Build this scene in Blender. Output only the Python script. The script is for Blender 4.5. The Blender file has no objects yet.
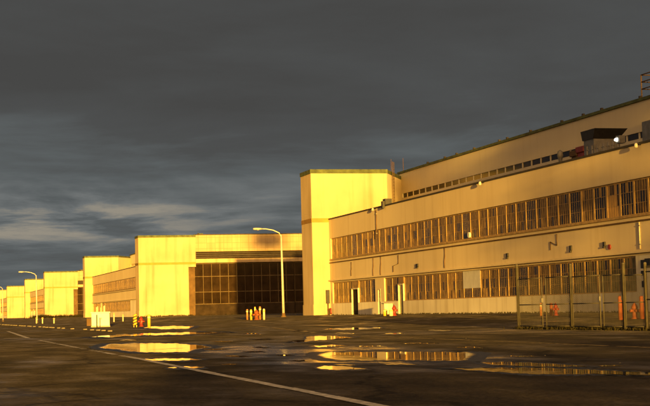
import bpy, bmesh, math, random
from mathutils import Vector, Matrix
random.seed(7)
S = bpy.context.scene
COL = S.collection
R = math.radians

# ------------------------------------------------------------------ camera
F, YAW, PITCH, ROLL, EYE = 1503.3, .264, .0704, -.0249, .5837
L = 36.4                      # distance of the hangar row from the camera's path
def cam_axes():
    cy, sy, cp, sp = math.cos(YAW), math.sin(YAW), math.cos(PITCH), math.sin(PITCH)
    fwd = Vector((sy*cp, cy*cp, sp)); right = Vector((cy, -sy, 0)); up = right.cross(fwd)
    c, s = math.cos(ROLL), math.sin(ROLL)
    return right*c + up*s, -right*s + up*c, fwd
CR, CU, CF = cam_axes()
cd = bpy.data.cameras.new('camera'); cam = bpy.data.objects.new('camera', cd); COL.objects.link(cam)
cd.sensor_width = 36; cd.lens = 36*F/650; cd.clip_start = .1; cd.clip_end = 8000
cam.matrix_world = Matrix(((CR.x, CU.x, -CF.x, 0), (CR.y, CU.y, -CF.y, 0), (CR.z, CU.z, -CF.z, EYE), (0, 0, 0, 1)))
S.camera = cam
DROP = .37                    # the apron falls this much from the foot of the hangars towards the road
def terrain(x, y=0):
    t = min(1, max(0, (x-24)/11)); return -DROP*(1-t*t*(3-2*t))
def ground_at(x, y):          # where a spot of the photograph lies on the apron
    d = CF + CR*((x-325)/F) - CU*((y-203)/F); t = (-DROP-EYE)/d.z
    for _ in range(60): t = .5*t + .5*(terrain(d.x*t)-EYE)/d.z
    return d.x*t, d.y*t
def plane_at(x, y, X):        # the same on a wall plane of the hangar row
    d = CF + CR*((x-325)/F) - CU*((y-203)/F); t = X/d.x
    return d.y*t, d.z*t + EYE

# ------------------------------------------------------------------ materials
def new_mat(name):
    m = bpy.data.materials.new(name); m.use_nodes = True
    n = m.node_tree.nodes; l = m.node_tree.links
    return m, n, l, n['Principled BSDF']
def mat(name, col, rough=.7, var=.25, scale=3., metal=0., spec=.5, bump=0., stretch=(1, 1, 1), emit=None):
    m, n, l, b = new_mat(name)
    b.inputs['Roughness'].default_value = rough; b.inputs['Metallic'].default_value = metal
    b.inputs['Specular IOR Level'].default_value = spec
    tc = n.new('ShaderNodeTexCoord'); mp = n.new('ShaderNodeMapping'); mp.inputs['Scale'].default_value = stretch
    nz = n.new('ShaderNodeTexNoise'); nz.inputs['Scale'].default_value = scale; nz.inputs['Detail'].default_value = 6
    l.new(tc.outputs['Object'], mp.inputs['Vector']); l.new(mp.outputs['Vector'], nz.inputs['Vector'])
    r = n.new('ShaderNodeValToRGB'); r.color_ramp.elements[0].position = .3; r.color_ramp.elements[1].position = .7
    r.color_ramp.elements[0].color = tuple(c*(1-var) for c in col)+(1,)
    r.color_ramp.elements[1].color = tuple(min(1, c*(1+var*.6)) for c in col)+(1,)
    l.new(nz.outputs['Fac'], r.inputs['Fac']); l.new(r.outputs['Color'], b.inputs['Base Color'])
    if bump:
        bp = n.new('ShaderNodeBump'); bp.inputs['Strength'].default_value = bump; bp.inputs['Distance'].default_value = .02
        l.new(nz.outputs['Fac'], bp.inputs['Height']); l.new(bp.outputs['Normal'], b.inputs['Normal'])
    if emit:
        b.inputs['Emission Color'].default_value = emit[0]+(1,); b.inputs['Emission Strength'].default_value = emit[1]
    return m
def wall_mat(name, col, stain, amount):
    """painted concrete: broad patches, fine grain and vertical run-down stains"""
    m, n, l, b = new_mat(name); b.inputs['Roughness'].default_value = .9; b.inputs['Specular IOR Level'].default_value = .04; b.inputs['Diffuse Roughness'].default_value = .15
    tc = n.new('ShaderNodeTexCoord')
    def noise(sc, stretch, det):
        mp = n.new('ShaderNodeMapping'); mp.inputs['Scale'].default_value = stretch
        z = n.new('ShaderNodeTexNoise'); z.inputs['Scale'].default_value = sc; z.inputs['Detail'].default_value = det
        l.new(tc.outputs['Object'], mp.inputs['Vector']); l.new(mp.outputs['Vector'], z.inputs['Vector']); return z
    n1 = noise(.25, (1, 1, 1), 5); n2 = noise(1.3, (1, 1, .06), 5); n3 = noise(14, (1, 1, 1), 6)
    def ramp(z, a, c):
        r = n.new('ShaderNodeMapRange'); r.inputs['From Min'].default_value = a; r.inputs['From Max'].default_value = c
        l.new(z.outputs['Fac'], r.inputs['Value']); return r
    r2 = ramp(n2, .5, .78); r1 = ramp(n1, .35, .7)
    mu = n.new('ShaderNodeMath'); mu.operation = 'MULTIPLY_ADD'; mu.inputs[1].default_value = amount; mu.use_clamp = True
    l.new(r2.outputs['Result'], mu.inputs[0])
    m1 = n.new('ShaderNodeMath'); m1.operation = 'MULTIPLY'; m1.inputs[1].default_value = amount*.6
    l.new(r1.outputs['Result'], m1.inputs[0]); l.new(m1.outputs['Value'], mu.inputs[2])
    mx = n.new('ShaderNodeMix'); mx.data_type = 'RGBA'
    mx.inputs['A'].default_value = col+(1,); mx.inputs['B'].default_value = stain+(1,)
    l.new(mu.outputs['Value'], mx.inputs['Factor']); l.new(mx.outputs['Result'], b.inputs['Base Color'])
    bp = n.new('ShaderNodeBump'); bp.inputs['Strength'].default_value = .25; bp.inputs['Distance'].default_value = .01
    l.new(n3.outputs['Fac'], bp.inputs['Height']); l.new(bp.outputs['Normal'], b.inputs['Normal'])
    return m
def glass_mat(name, col, rough):
    m = mat(name, col, rough, .55, 2.2, 0, 0.16 if 'dark' in name else .08, .10)
    return m

def panel_mat():
    m = wall_mat('panelled_wall', (.54, .42, .26), (.33, .24, .12), .6); n = m.node_tree.nodes; l = m.node_tree.links; b = n['Principled BSDF']
    tc = n.new('ShaderNodeTexCoord'); mp = n.new('ShaderNodeMapping'); mp.inputs['Rotation'].default_value = (R(90), 0, 0)
    k = n.new('ShaderNodeTexBrick'); k.offset = 0; k.inputs['Scale'].default_value = 1; k.inputs['Brick Width'].default_value = 1.5; k.inputs['Row Height'].default_value = .97
    k.inputs['Mortar Size'].default_value = .035; k.inputs['Color1'].default_value = (1, 1, 1, 1); k.inputs['Color2'].default_value = (.86, .86, .84, 1); k.inputs['Mortar'].default_value = (.72, .68, .6, 1)
    l.new(tc.outputs['Object'], mp.inputs['Vector']); l.new(mp.outputs['Vector'], k.inputs['Vector'])
    src = b.inputs['Base Color'].links[0].from_socket
    mx = n.new('ShaderNodeMix'); mx.data_type = 'RGBA'; mx.blend_type = 'MULTIPLY'; mx.inputs['Factor'].default_value = 1
    l.new(src, mx.inputs['A']); l.new(k.outputs['Color'], mx.inputs['B']); l.new(mx.outputs['Result'], b.inputs['Base Color'])
    return m
M = dict(
    panel=panel_mat(),
    wall=wall_mat('cream_paint', (.56, .435, .27), (.33, .24, .12), .65),
    shop=wall_mat('shop_paint', (.64, .53, .35), (.44, .33, .19), .4),
    highbay=wall_mat('high_bay_paint', (.64, .56, .41), (.50, .42, .28), .25),
    base=wall_mat('base_wall_paint', (.76, .70, .56), (.36, .29, .20), .6),
    coping=mat('weathered_coping', (.095, .115, .040), .8, .5, 1.5),
    copdark=mat('tar_coping', (.05, .04, .03), .8, .4, 2),
    belt=mat('yellow_ochre_paint', (.40, .215, .016), .6, .25, 1.2),
    trim=mat('ochre_window_paint', (.43, .275, .095), .6, .35, 2.5),
    bar=mat('brown_bar_paint', (.32, .20, .07), .6, .3, 2.5),
    muntin=mat('pale_muntin_paint', (.15, .11, .06), .8, .3, 2, 0, .1),
    glass_d=glass_mat('dark_glass', (.022, .014, .008), .16),
    glass_b=glass_mat('brown_glass', (.15, .095, .035), .3),
    glass_s=glass_mat('grimy_glass', (.085, .052, .021), .3),
    glass_o=glass_mat('ochre_painted_glass', (.36, .22, .07), .35),
    glass_g=glass_mat('green_painted_glass', (.16, .14, .07), .45),
    door_glass=mat('smoky_door_glass', (.030, .018, .009), .12, .5, .6, 0, .16),
    door_steel=mat('brown_steel', (.040, .027, .017), .85, .4, 1.0, 0, .1),
    rust_and_shade=mat('rust_steel_and_jamb_shade', (.14, .085, .04), .8, .35, 1.0, 0, .2),
    roof=mat('tar_roof', (.06, .055, .05), .9, .3, .5),
    board=mat('white_board', (.68, .66, .6), .6, .12, 2),
    wood=mat('ochre_board', (.48, .28, .08), .6, .2, 3),
    dark=mat('dark_metal', (.025, .022, .02), .55, .4, 4),
    grey=mat('grey_metal', (.22, .21, .19), .5, .3, 3, .3),
    galv=mat('galvanised_steel', (.080, .070, .050), .75, .35, 5, .1),
    pole=mat('pale_aluminium', (.62, .58, .50), .45, .15, 4, .2),
    red=mat('faded_red_paint', (.24, .03, .016), .5, .3, 5),
    orange=mat('orange_paint', (.24, .062, .016), .7, .4, 5),
    yellow=mat('yellow_paint', (.75, .50, .05), .5, .2, 5),
    pinkish=mat('faded_orange_paint', (.46, .20, .08), .5, .2, 5),
    cream=mat('cream_post_paint', (.72, .62, .42), .5, .2, 5),
    white=mat('white_cabinet_paint', (.75, .72, .62), .5, .12, 3),
    conc=mat('old_concrete', (.42, .38, .30), .85, .3, 6, 0, .3, .3),
    stone=mat('grey_stone', (.16, .15, .13), .9, .4, 20, 0, .1),
    stop=mat('grimy_concrete', (.20, .175, .13), .9, .4, 6, 0, .1),
    line=mat('worn_line_paint', (.66, .60, .48), .7, .6, 9),
    kerb=mat('worn_yellow_line', (.42, .30, .10), .75, .6, 6),
    weed=mat('dry_weeds', (.035, .030, .012), .8, .4, 8, 0, .1),
    lamp_glass=mat('lamp_lens', (.5, .47, .40), .25, .05, 4),
    lit=mat('lit_lens', (.9, .9, .8), .3, .0, 1, emit=((1., .93, .72), 2.5)),
)

# ------------------------------------------------------------------ mesh helpers
class MB:
    def __init__(s): s.bm = bmesh.new(); s.mats = []
    def mi(s, m):
        if m not in s.mats: s.mats.append(m)
        return s.mats.index(m)
    def box(s, x0, x1, y0, y1, z0, z1, m):
        i = s.mi(m)
        v = [s.bm.verts.new((x, y, z)) for x in (x0, x1) for y in (y0, y1) for z in (z0, z1)]
        for q in ((0, 1, 3, 2), (4, 6, 7, 5), (0, 4, 5, 1), (2, 3, 7, 6), (0, 2, 6, 4), (1, 5, 7, 3)):
            s.bm.faces.new([v[k] for k in q]).material_index = i
        return v
    def tube(s, pts, rad, m, n=8, rad2=None):
        i = s.mi(m); rings = []
        pts = [Vector(p) for p in pts]
        for k, p in enumerate(pts):
            d = (pts[min(k+1, len(pts)-1)] - pts[max(k-1, 0)]).normalized()
            a = d.orthogonal().normalized() if abs(d.z) < .99 else Vector((1, 0, 0)); b = d.cross(a)
            r = rad if rad2 is None else rad + (rad2-rad)*k/(len(pts)-1)
            rings.append([s.bm.verts.new(p + (a*math.cos(2*math.pi*j/n) + b*math.sin(2*math.pi*j/n))*r) for j in range(n)])
        for a, b in zip(rings, rings[1:]):
            # keep the rings aligned
            o = min(range(n), key=lambda q: (a[0].co-b[q].co).length); b2 = b[o:]+b[:o]
            if (a[1].co-b2[1].co).length > (a[1].co-b2[-1].co).length: b2 = [b2[0]]+b2[:0:-1]
            for j in range(n):
                f = s.bm.faces.new((a[j], a[(j+1) % n], b2[(j+1) % n], b2[j])); f.material_index = i; f.smooth = n > 4
            b[:] = b2
        for r in (rings[0], rings[-1]): s.bm.faces.new(r).material_index = i
    def lathe(s, prof, m, c=(0, 0, 0), n=16):
        i = s.mi(m); rings = []
        for r, z in prof:
            rings.append([s.bm.verts.new((c[0]+max(r, .0005)*math.cos(2*math.pi*j/n), c[1]+max(r, .0005)*math.sin(2*math.pi*j/n), c[2]+z)) for j in range(n)])
        for a, b in zip(rings, rings[1:]):
            for j in range(n):
                f = s.bm.faces.new((a[j], a[(j+1) % n], b[(j+1) % n], b[j])); f.material_index = i; f.smooth = True
        for r in (rings[0], rings[-1]): s.bm.faces.new(r).material_index = i
    def face(s, pts, m):
        f = s.bm.faces.new([s.bm.verts.new(p) for p in pts]); f.material_index = s.mi(m); return f
    def build(s, name, parent=None, bevel=0):
        bmesh.ops.recalc_face_normals(s.bm, faces=s.bm.faces)
        me = bpy.data.meshes.new(name); s.bm.to_mesh(me); s.bm.free()
        for m in s.mats: me.materials.append(M[m] if isinstance(m, str) else m)
        o = bpy.data.objects.new(name, me); COL.objects.link(o)
        if parent: o.parent = parent
        if bevel:
            b = o.modifiers.new('bevel', 'BEVEL'); b.width = bevel; b.segments = 2; b.limit_method = 'ANGLE'
        return o
def tag(o, label=None, cat=None, group=None, kind=None):
    if label: o['label'] = label
    if cat: o['category'] = cat
    if group: o['group'] = group
    if kind: o['kind'] = kind
    return o
def thing(name, loc, label, cat, group=None, rz=0):
    o = bpy.data.objects.new(name, None); COL.objects.link(o); o.location = loc; o.rotation_euler.z = rz
    o.empty_display_size = .3
    return tag(o, label, cat, group)
def kids(o): return [c for c in bpy.data.objects if c.parent == o]
def copy_tree(o, parent=None):
    c = o.copy(); COL.objects.link(c)
    if parent: c.parent = parent
    for ch in kids(o): copy_tree(ch, c)
    return c
def one(part, src, parent, loc):
    """a copy of a part and its sub-parts"""
    c = copy_tree(src, parent); c.location = loc; return c

# ------------------------------------------------------------------ hangar (local x away from the road, y along the row)
HT, HP = 14.0, 9.27
Z_UB, Z_UT, Z_LB, Z_LT = 5.34, 7.32, 1.09, 3.08
SX = 1.69                     # shop wall plane
Y_END = 88.0
def window_proto(w, h, nv, nh, glass, mull=.10, bar=.026, two=None):
    """one bay: the panes are the part, the frame its sub-part; outside face looks to -x"""
    g = MB(); 
    if two:                   # a board over the upper panes
        g.box(.10, .14, 0, w, 0, h*.36, glass); g.box(.06, .14, 0, w, h*.36+.003, h, two)
    else:
        g.box(.10, .14, 0, w, 0, h, glass)
        if glass == 'glass_s': g.box(.097, .0999, .1, w-.1, h*.45, h-.09, 'glass_b')
        for a in range(nv+1):     # replaced, painted or dusty panes
            for c in range(nh+1):
                if random.random() < .24:
                    y0, y1 = mull+(w-2*mull)*a/(nv+1), mull+(w-2*mull)*(a+1)/(nv+1); z0, z1 = h*c/(nh+1), h*(c+1)/(nh+1)
                    g.box(.0955, .0965, y0+.01, y1-.01, max(z0, .07)+.01, min(z1, h-.09)-.01, random.choice(['glass_d', 'glass_d', 'glass_b', 'glass_o', 'glass_s']))
    o = g.build('window')
    f = MB()
    f.box(.068, .10, 0, mull, 0, h, 'trim'); f.box(.068, .10, w-mull, w, 0, h, 'trim')
    f.box(.070, .098, mull, w-mull, 0, .07, 'trim'); f.box(.070, .098, mull, w-mull, h-.09, h, 'trim')
    for k in range(nv):
        y = mull + (w-2*mull)*(k+1)/(nv+1); f.box(.092, .0998, y-bar/2, y+bar/2, .07, h-.09, 'bar')
    for k in range(nh):
        z = h*(k+1)/(nh+1); f.box(.094, .0995, mull, w-mull, z-.014, z+.014, 'bar')
    f.build('frame', o)
    return o
WIN = {}
def win(w, row, g, two=None):
    k = (round(w, 3), row, g, two, random.randrange(4))
    if k not in WIN:
        h = Z_UT-Z_UB if row == 'u' else Z_LT-Z_LB
        WIN[k] = window_proto(w, h, 4, 2, g, two=two)
    return WIN[k]

def make_hangar(full):
    H = thing('hangar', (0, 0, 0), 'x', 'hangar', 'cream hangars in a row along the apron')
    # two corner towers, the front one with the door jamb cut in
    for y0, sgn in ((0, 1), (Y_END, -1)):
        t = MB()
        if y0:
            t.box(0, 7.7, y0, y0+4, 0, HT-.34, 'wall')
        else:
            t.box(0, 8.7, y0, y0+4, 0, HT-.34, 'wall'); t.box(8.7, 10, y0, y0+4, 8.47, HT-.34, 'wall'); t.box(8.7, 10, y0+1.2, y0+4, 0, 8.47, 'rust_and_shade')  # the jamb's shade is put into its brown colour
        xe = 7.7 if y0 else 10
        T = t.build('corner_tower', H)
        c = MB(); c.box(-.06, xe+.06, y0-.06, y0+4.06, HT-.34, HT+.05, 'coping'); c.build('coping', T)
        b = MB(); b.box(-.03, xe+.02, y0-.03, y0+4.03, 8.92, 9.32, 'belt'); b.build('belt_course', T)
        p = MB(); p.box(-.05, min(xe, 8.7)+.02, y0-.05, y0+4.05, 0, 1.02, 'wall'); p.build('plinth', T)
    dg = MB(); P = [(7.71, Y_END+.002), (11.49, Y_END+7.2), (11.49, Y_END+7.9), (7.71, Y_END+1.2)]
    for k in range(4):
        a, c = P[k], P[(k+1) % 4]; dg.face([a+(0,), c+(0,), c+(HT-.34,), a+(HT-.34,)], 'shop'); dg.face([a+(HT-.338,), c+(HT-.338,), c+(HT+.05,), a+(HT+.05,)], 'coping')
    dg.face([q+(HT+.05,) for q in P], 'coping'); dg.build('added_splayed_wall', H)  # added wall, angled off the sun so the strip beside the tower turns darker
    # doors below a high header
    W = 70.0
    hd = MB(); hd.box(10, W, 0, .6, 11.1, HT, 'panel'); o = hd.build('header_wall', H)
    c = MB(); c.box(10.06, W, -.06, .66, HT, HT+.16, 'copdark'); c.build('coping', o)
    tr = MB(); tr.box(10, W, 1.0, 1.4, 9.87, 11.1, 'door_steel')
    for k in range(3): tr.box(10, W, .9-.02*k, 1.0, 10.1+.35*k, 10.2+.35*k, 'dark')
    tr.build('door_track', H)
    bm_ = MB(); bm_.box(10, W, .7, 1.4, 9.17, 9.87, 'wall'); bm_.build('lintel_beam', H)
    lw = 9.0
    leaf = MB(); leaf.box(0, lw-.05, 0, .12, 0, 1.97, 'door_steel'); leaf.box(0, lw-.05, .05, .1, 1.97, 9.1, 'door_glass')
    leaf = leaf.build('hangar_door')
    fr = MB()
    for k in range(7): fr.box(max(0, k*1.5-.04), min(lw-.05, k*1.5+.04), -.02, .05, 1.97, 9.1, 'muntin')
    for z in (1.97, 4.07, 6.79, 9.02): fr.box(0, lw-.05, -.035, -.02, z-.05, z+.05, 'muntin')
    for k in range(3): fr.box(1.5+3*k-.03, 1.5+3*k+.03, -.02, 0, .1, 1.9, 'door_steel')
    fr.build('frame', leaf)
    nd = int((W-10)/lw)
    for k in range(nd):
        d = leaf if k == 0 else one('hangar_door', leaf, H, (0, 0, 0))
        d.parent = H; d.location = (10+k*lw, 1.3+.16*(k % 2), 0)
    # shop wall
    X0, X1 = SX, SX+.3
    ya, yb = 4.0, Y_END
    doors = [(78.55, 80.73, 2.4), (71.7, 72.45, 2.2), (65.4, 66.8, 2.5)]     # local y0, y1, height
    w = MB()
    w.box(X0, X1, ya, yb, Z_UT, HP-.12, 'shop'); w.box(X0, X1, ya, yb, Z_LT, Z_UB, 'shop')
    w.box(X0, X1, 87.55, yb, Z_UB, Z_UT, 'shop'); w.box(X0, X1, ya, 8.6, Z_UB, Z_UT, 'shop')
    w.box(X0, X1, 87.2, yb, Z_LB, Z_LT, 'shop'); w.box(X0, X1, 72.45, 73.25, Z_LB, Z_LT, 'shop')
    w.box(X0, X1, 70.6, 71.7, Z_LB, Z_LT, 'shop'); w.box(X0, X1, ya, 23.9, Z_LB, Z_LT, 'base')
    w.box(X0, X1, 71.7, 72.45, 2.2, Z_LT, 'shop')
    w.box(X0+.05, X1, 65.4, 66.8, 2.5, Z_LT, 'glass_o'); w.box(X0+.05, X1, 78.55, 80.73, 2.4, Z_LT, 'glass_o')
    SW = w.build('shop_wall', H)
    bw = MB(); e = sorted(doors); y = ya
    for d0, d1, _ in e: bw.box(X0-.03, X1, y, d0, 0, Z_LB, 'base'); y = d1
    bw.box(X0-.03, X1, y, yb, 0, Z_LB, 'base'); bw.build('base_wall', SW)
    c = MB(); c.box(X0-.06, X1+.05, ya, yb, HP-.12, HP, 'copdark'); c.build('parapet_coping', SW)
    lg = MB(); lg.box(X0-.22, X0, ya, yb, 3.22, 3.34, 'shop'); lg.build('canopy_ledge', SW)
    be = MB(); be.box(X0-.07, X0, ya, yb, 4.94, 5.03, 'rust_and_shade'); be.box(X0-.1, X0, 8.6, 87.55, Z_UB-.12, Z_UB, 'trim'); be.build('sill_course', SW)
    # shop end walls and roofs
    er = MB(); er.box(X1, 11.5, ya, ya+.3, 0, HP-.3, 'shop'); er.box(X1, 11.5, ya, yb, HP-.5, HP-.35, 'roof')
    er.build('shop_roof', H)
    HX = 11.5
    hb = MB()
    hb.box(HX, HX+.4, 4, Y_END+8, HP-.35, 11.75, 'highbay'); hb.box(HX, HX+.4, 4, Y_END+8, 12.2, 14.3, 'highbay')
    hb.box(HX, HX+.4, 94.9, Y_END+8, 11.75, 12.2, 'highbay'); hb.box(HX, HX+.4, 4, 6, 11.75, 12.2, 'highbay')
    HB = hb.build('high_bay_wall', H)
    cl = MB(); cl.box(HX+.09, HX+.2, 6, 94.9, 11.75, 12.2, 'glass_d'); CL = cl.build('clerestory_window', HB)
    cf = MB(); cf.box(HX+.06, HX+.089, 0, .22, 11.75, 12.2, 'highbay'); cf = cf.build('pier', HB)
    k = 6.0
    while k < 94.6:
        q = cf if k == 6.0 else one('pier', cf, HB, (0, 0, 0))
        q.location = (0, k, 0); k += 1.9
    c = MB(); c.box(HX-.15, HX+.6, 3.9, Y_END+8.1, 14.3, 14.5, 'coping')
    for k in range(19):
        yy = 6+k*4.5+random.uniform(-1.6, 1.6); c.box(HX-.1, HX+.08, yy, yy+.2, 14.49, 14.66, 'copdark')
    c.build('roof_edge', HB)
    # big roof: a low arch over the bay, and the closing back wall
    rf = MB(); xs = [HX+.6+(W-HX-1.2)*k/12 for k in range(13)]; zz = [14.45+.7*math.sin(math.pi*k/12) for k in range(13)]
    for a in range(12):
        rf.face([(xs[a], 1, zz[a]-1.3), (xs[a+1], 1, zz[a+1]-1.3), (xs[a+1], Y_END+7.4, zz[a+1]-1.3), (xs[a], Y_END+7.4, zz[a]-1.3)], 'roof')
    rf.build('bay_roof', H)
    ew = MB(); ew.box(HX+.4, W, Y_END+7.4, Y_END+8, 0, HT-.3, 'wall'); ew.box(W, W+.4, 0, Y_END+8, 0, HT-.3, 'wall'); ew.build('rear_wall', H)
    # doors of the shop
    for d0, d1, h in doors:
        d = MB(); d.box(X0+.12, X0+.18, d0+.08, d1-.08, .05, h-.06, 'glass_d' if d1-d0 < 1.5 else 'door_steel')
        D = d.build('door', H)
        f = MB(); f.box(X0-.02, X0+.14, d0, d0+.09, 0, h, 'cream'); f.box(X0-.02, X0+.14, d1-.09, d1, 0, h, 'cream'); f.box(X0-.018, X0+.14, d0+.09, d1-.09, h-.1, h, 'cream')
        f.build('frame', D)
        k = MB(); k.tube([(X0+.05, d0+.2, .95), (X0+.05, d0+.2, 1.1)], .02, 'grey', 6); k.build('handle', D)
    # windows
    def put(y0, wd, row, g, two=None):
        one('window', win(wd, row, g, two), H, (X0+.04, y0, Z_UB if row == 'u' else Z_LB))
    n = 46; wd = (87.55-8.6)/n
    for k in range(n):
        y0 = 8.6+k*wd; g = random.choice(['glass_d', 'glass_b', 'glass_b', 'glass_s', 'glass_s'])
        if y0 > 60: g = random.choice(['glass_b', 'glass_b', 'glass_d', 'glass_o'])
        if y0 > 84: g = 'glass_o'
        if full and abs(y0+wd/2-26.7) < wd/2: g = 'wood'
        put(y0, wd, 'u', g)
    for k in range(4): put(80.73+k*(87.2-80.73)/4, (87.2-80.73)/4, 'l', 'glass_o')
    for k, g in enumerate(('glass_d', 'glass_b', 'glass_o')): put(73.25+k*(78.55-73.25)/3, (78.55-73.25)/3, 'l', g)
    for k in range(2): put(66.8+k*1.9, 1.9, 'l', 'glass_b')
    n = 24; wd = (65.4-23.9)/n
    for k in range(n):
        y0 = 23.9+k*wd; two = None
        g = random.choice(['glass_b', 'glass_b', 'glass_o', 'glass_s']) if y0 > 46 else random.choice(['glass_d', 'glass_s', 'glass_b', 'glass_b'])
        if y0 < 31: g = random.choice(['glass_g', 'glass_g', 'glass_d'])
        if full and 47.0 < y0 < 50.4: g = 'glass_d'; two = 'board'
        put(y0, wd, 'l', g, two)
    return H

hangar = make_hangar(False)
for i, (y, lab) in enumerate(((258.9, 'cream hangar with tall dark glazed doors behind the street lamp, second from the camera'),
                              (462.8, 'third hangar of the row, left of the white cabinet, its bright end wall mostly blank'),
                              (668.0, 'fourth hangar of the row, a small bright block behind the far curved street lamp'),
                              (873.0, 'farthest hangar of the row, cut by the left edge of the picture'))):
    h = hangar if i == 0 else copy_tree(hangar)
    h.location = (L, y, 0); h['label'] = lab
MAIN = make_hangar(True)
MAIN.location = (L, 51.7, 0)
MAIN['label'] = 'nearest and largest cream hangar on the right, two window rows and rooftop equipment'
for o in WIN.values():        # the first window of each kind has been copied everywhere
    for c in kids(o): bpy.data.objects.remove(c)
    bpy.data.objects.remove(o)

# fittings only the near hangar shows (its own local frame)
def on_shop(px, py, X=L+SX):
    y, z = plane_at(px, py, X); return y-51.7, z
def fit(name): return name
for px, py, w, h in ((417.7, 266, .5, .35), (508, 256, .3, .38), (571.5, 249, .26, .42), (605, 245, .28, .36)):
    y, z = on_shop(px, py); b = MB()
    b.box(SX-.1, SX, y-w/2, y+w/2, z-h*.2, z+h/2, 'dark'); b.box(SX-.13, SX-.02, y-w*.35, y+w*.35, z-h/2, z-h*.2-.002, 'dark'); b.build('wall_lamp', MAIN, .02)
y, z = on_shop(610, 247); b = MB()
b.tube([(SX, y, z), (SX-.07, y, z)], .15, 'red', 16); b.build('alarm_bell', MAIN)
for px, y0, y1, dx in ((351.5, 262, 276, 0), (373.5, 258, 276, 0), (381, 256, 276, 0), (398.5, 255, 272, 1.2), (445, 247.5, 268, 0), (557, 234, 250, 1.5)):
    ya, za = on_shop(px, y0); yb, zb = on_shop(px-dx*4, y1); b = MB()
    b.tube([(SX-.03, ya, za), (SX-.03, ya, za-.7), (SX-.03, yb, zb+.5), (SX-.03, yb, zb)], .03, 'rust_and_shade', 8); b.build('conduit', MAIN)
for px, y0, y1 in ((376.5, 210, 238), (640, 222, 249)):
    ya, za = on_shop(px, y0); _, zb = on_shop(px, y1); b = MB()
    b.tube([(SX-.05, ya, za), (SX-.05, ya, zb)], .035, 'cream' if px > 600 else 'rust_and_shade', 8)
    for q in (.15, .85): b.box(SX-.1, SX, ya-.08, ya+.08, za+(zb-za)*q, za+(zb-za)*q+.06, 'grey')
    b.build('downpipe', MAIN)
for px, py in ((376, 209), (484, 183), (641, 145)):
    y, z = on_shop(px, py); b = MB()
    b.tube([(SX, y, HP-.15), (SX-.2, y, HP-.05), (SX-.3, y, z+.09)], .025, 'dark', 8); o = b.build('floodlight', MAIN)
    b = MB(); b.lathe([(.02, .13), (.07, .11), (.1, .02), (.1, -.1), (.07, -.13), (0, -.14)], 'lamp_glass', (SX-.3, y, z-.02)); b.build('lamp_head', o)
y, z = on_shop(469, 235); b = MB(); b.tube([(SX+.1, y, z), (SX-.05, y, z)], .2, 'board', 16); b.build('pale_disc', MAIN)  # plain pale disc on an upper pane
# ladder, masts and scupper beside the far tower
for py, n_ in ((86.2, 0),):
    b = MB()
    LA, LD = Vector((8.75, Y_END+1.85)), Vector((3.78, 7.2)).normalized(); LN = Vector((LD.y, -LD.x))*.14; LA += LN
    for dx in (0, .75): q = LA+LD*dx; b.tube([(q.x, q.y, HP-.3), (q.x, q.y, HT+1.0)], .035, 'rust_and_shade', 6)
    q = LA+LD*.75
    for k in range(17): b.tube([(LA.x, LA.y, HP+k*.31), (q.x, q.y, HP+k*.31)], .022, 'rust_and_shade', 6)
    b.build('ladder', MAIN)
for (px, top) in ((391, 159), (403, 158)):
    y, z = on_shop(px, top, L+12); b = MB(); b.tube([(12, y, 14.3), (12, y, z)], .035, 'rust_and_shade', 6, .02); b.build('mast', MAIN)
y, z = on_shop(384.5, 200); b = MB(); b.box(SX-.1, SX+.5, y-.5, y+.2, HP+.002, HP+.5, 'dark'); b.box(SX-.3, SX-.1, y-.35, y+.05, HP-.3, HP+.3, 'dark'); b.build('rain_head', MAIN)
# roof plant behind the parapet
PX = 6.0
def roof_rect(x0, x1, ytop):
    a, z = on_shop(x0, ytop, L+PX); c, _ = on_shop(x1, ytop, L+PX); return a, c, z
RZ = HP-.35
a, c, z = roof_rect(582, 617, 131); c = a-1.9
zl = on_shop(582, 132, L+PX)[1]
b = MB()
b.box(PX+.05, PX+1.75, c+.3, a-.1, RZ, zl-.6, 'grey'); o = b.build('rooftop_unit', MAIN)
b = MB()                      # flared dark hood
p = [(PX-.02, c+.25, zl-.62), (PX-.02, a-.02, zl-.62), (PX+1.85, a-.02, zl-.62), (PX+1.85, c+.25, zl-.62)]
q = [(PX-.1, c-.25, zl), (PX-.1, a+.05, zl), (PX+2.25, a+.05, zl), (PX+2.25, c-.25, zl)]
b.face(p, 'dark'); b.face(q, 'dark')
for k in range(4): b.face([p[k], p[(k+1) % 4], q[(k+1) % 4], q[k]], 'dark')
b.build('hood', o)
y, z = on_shop(619, 139.5, L+PX); b = MB(); b.tube([(PX, y, RZ), (PX, y, z-.25)], .05, 'grey', 8)
b.box(PX-.1, PX+.3, y-.26, y+.26, z-.24, z+.24, 'grey'); o = b.build('roof_lamp', MAIN)
b = MB(); b.lathe([(.24, .0), (.22, .02), (.12, .035), (0, .04)], 'lit', (0, 0, 0), 20); l = b.build('lens', o); l.location = (PX-.1, y+.02, z); l.rotation_euler = (0, R(-90), R(40)); l.scale = (.5, .95, 1)
for x0, x1, yt, m in ((569, 576, 151.5, 'rust_and_shade'), (575, 583, 147.5, 'red')):
    a, c, z = roof_rect(x0, x1, yt); b = MB()
    b.box(PX+.1, PX+.5, c+.12, a-.12, RZ, z-.4, m); b.box(PX, PX+.62, c, a, z-.4, z, m); b.tube([(PX+.3, c+.1, z-.6), (PX+.3, c-.12, z-.6)], .17, 'cream', 12); b.build('roof_vent', MAIN, .04)
a, c, z = roof_rect(557, 563, 150.5); b = MB(); yy = (a+c)/2
b.lathe([(.12, RZ), (.12, z-.75), (.17, z-.6), (.21, z-.35), (.17, z-.12), (.0, z)], 'grey', (PX, yy, 0)); b.build('roof_vent', MAIN)
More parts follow.
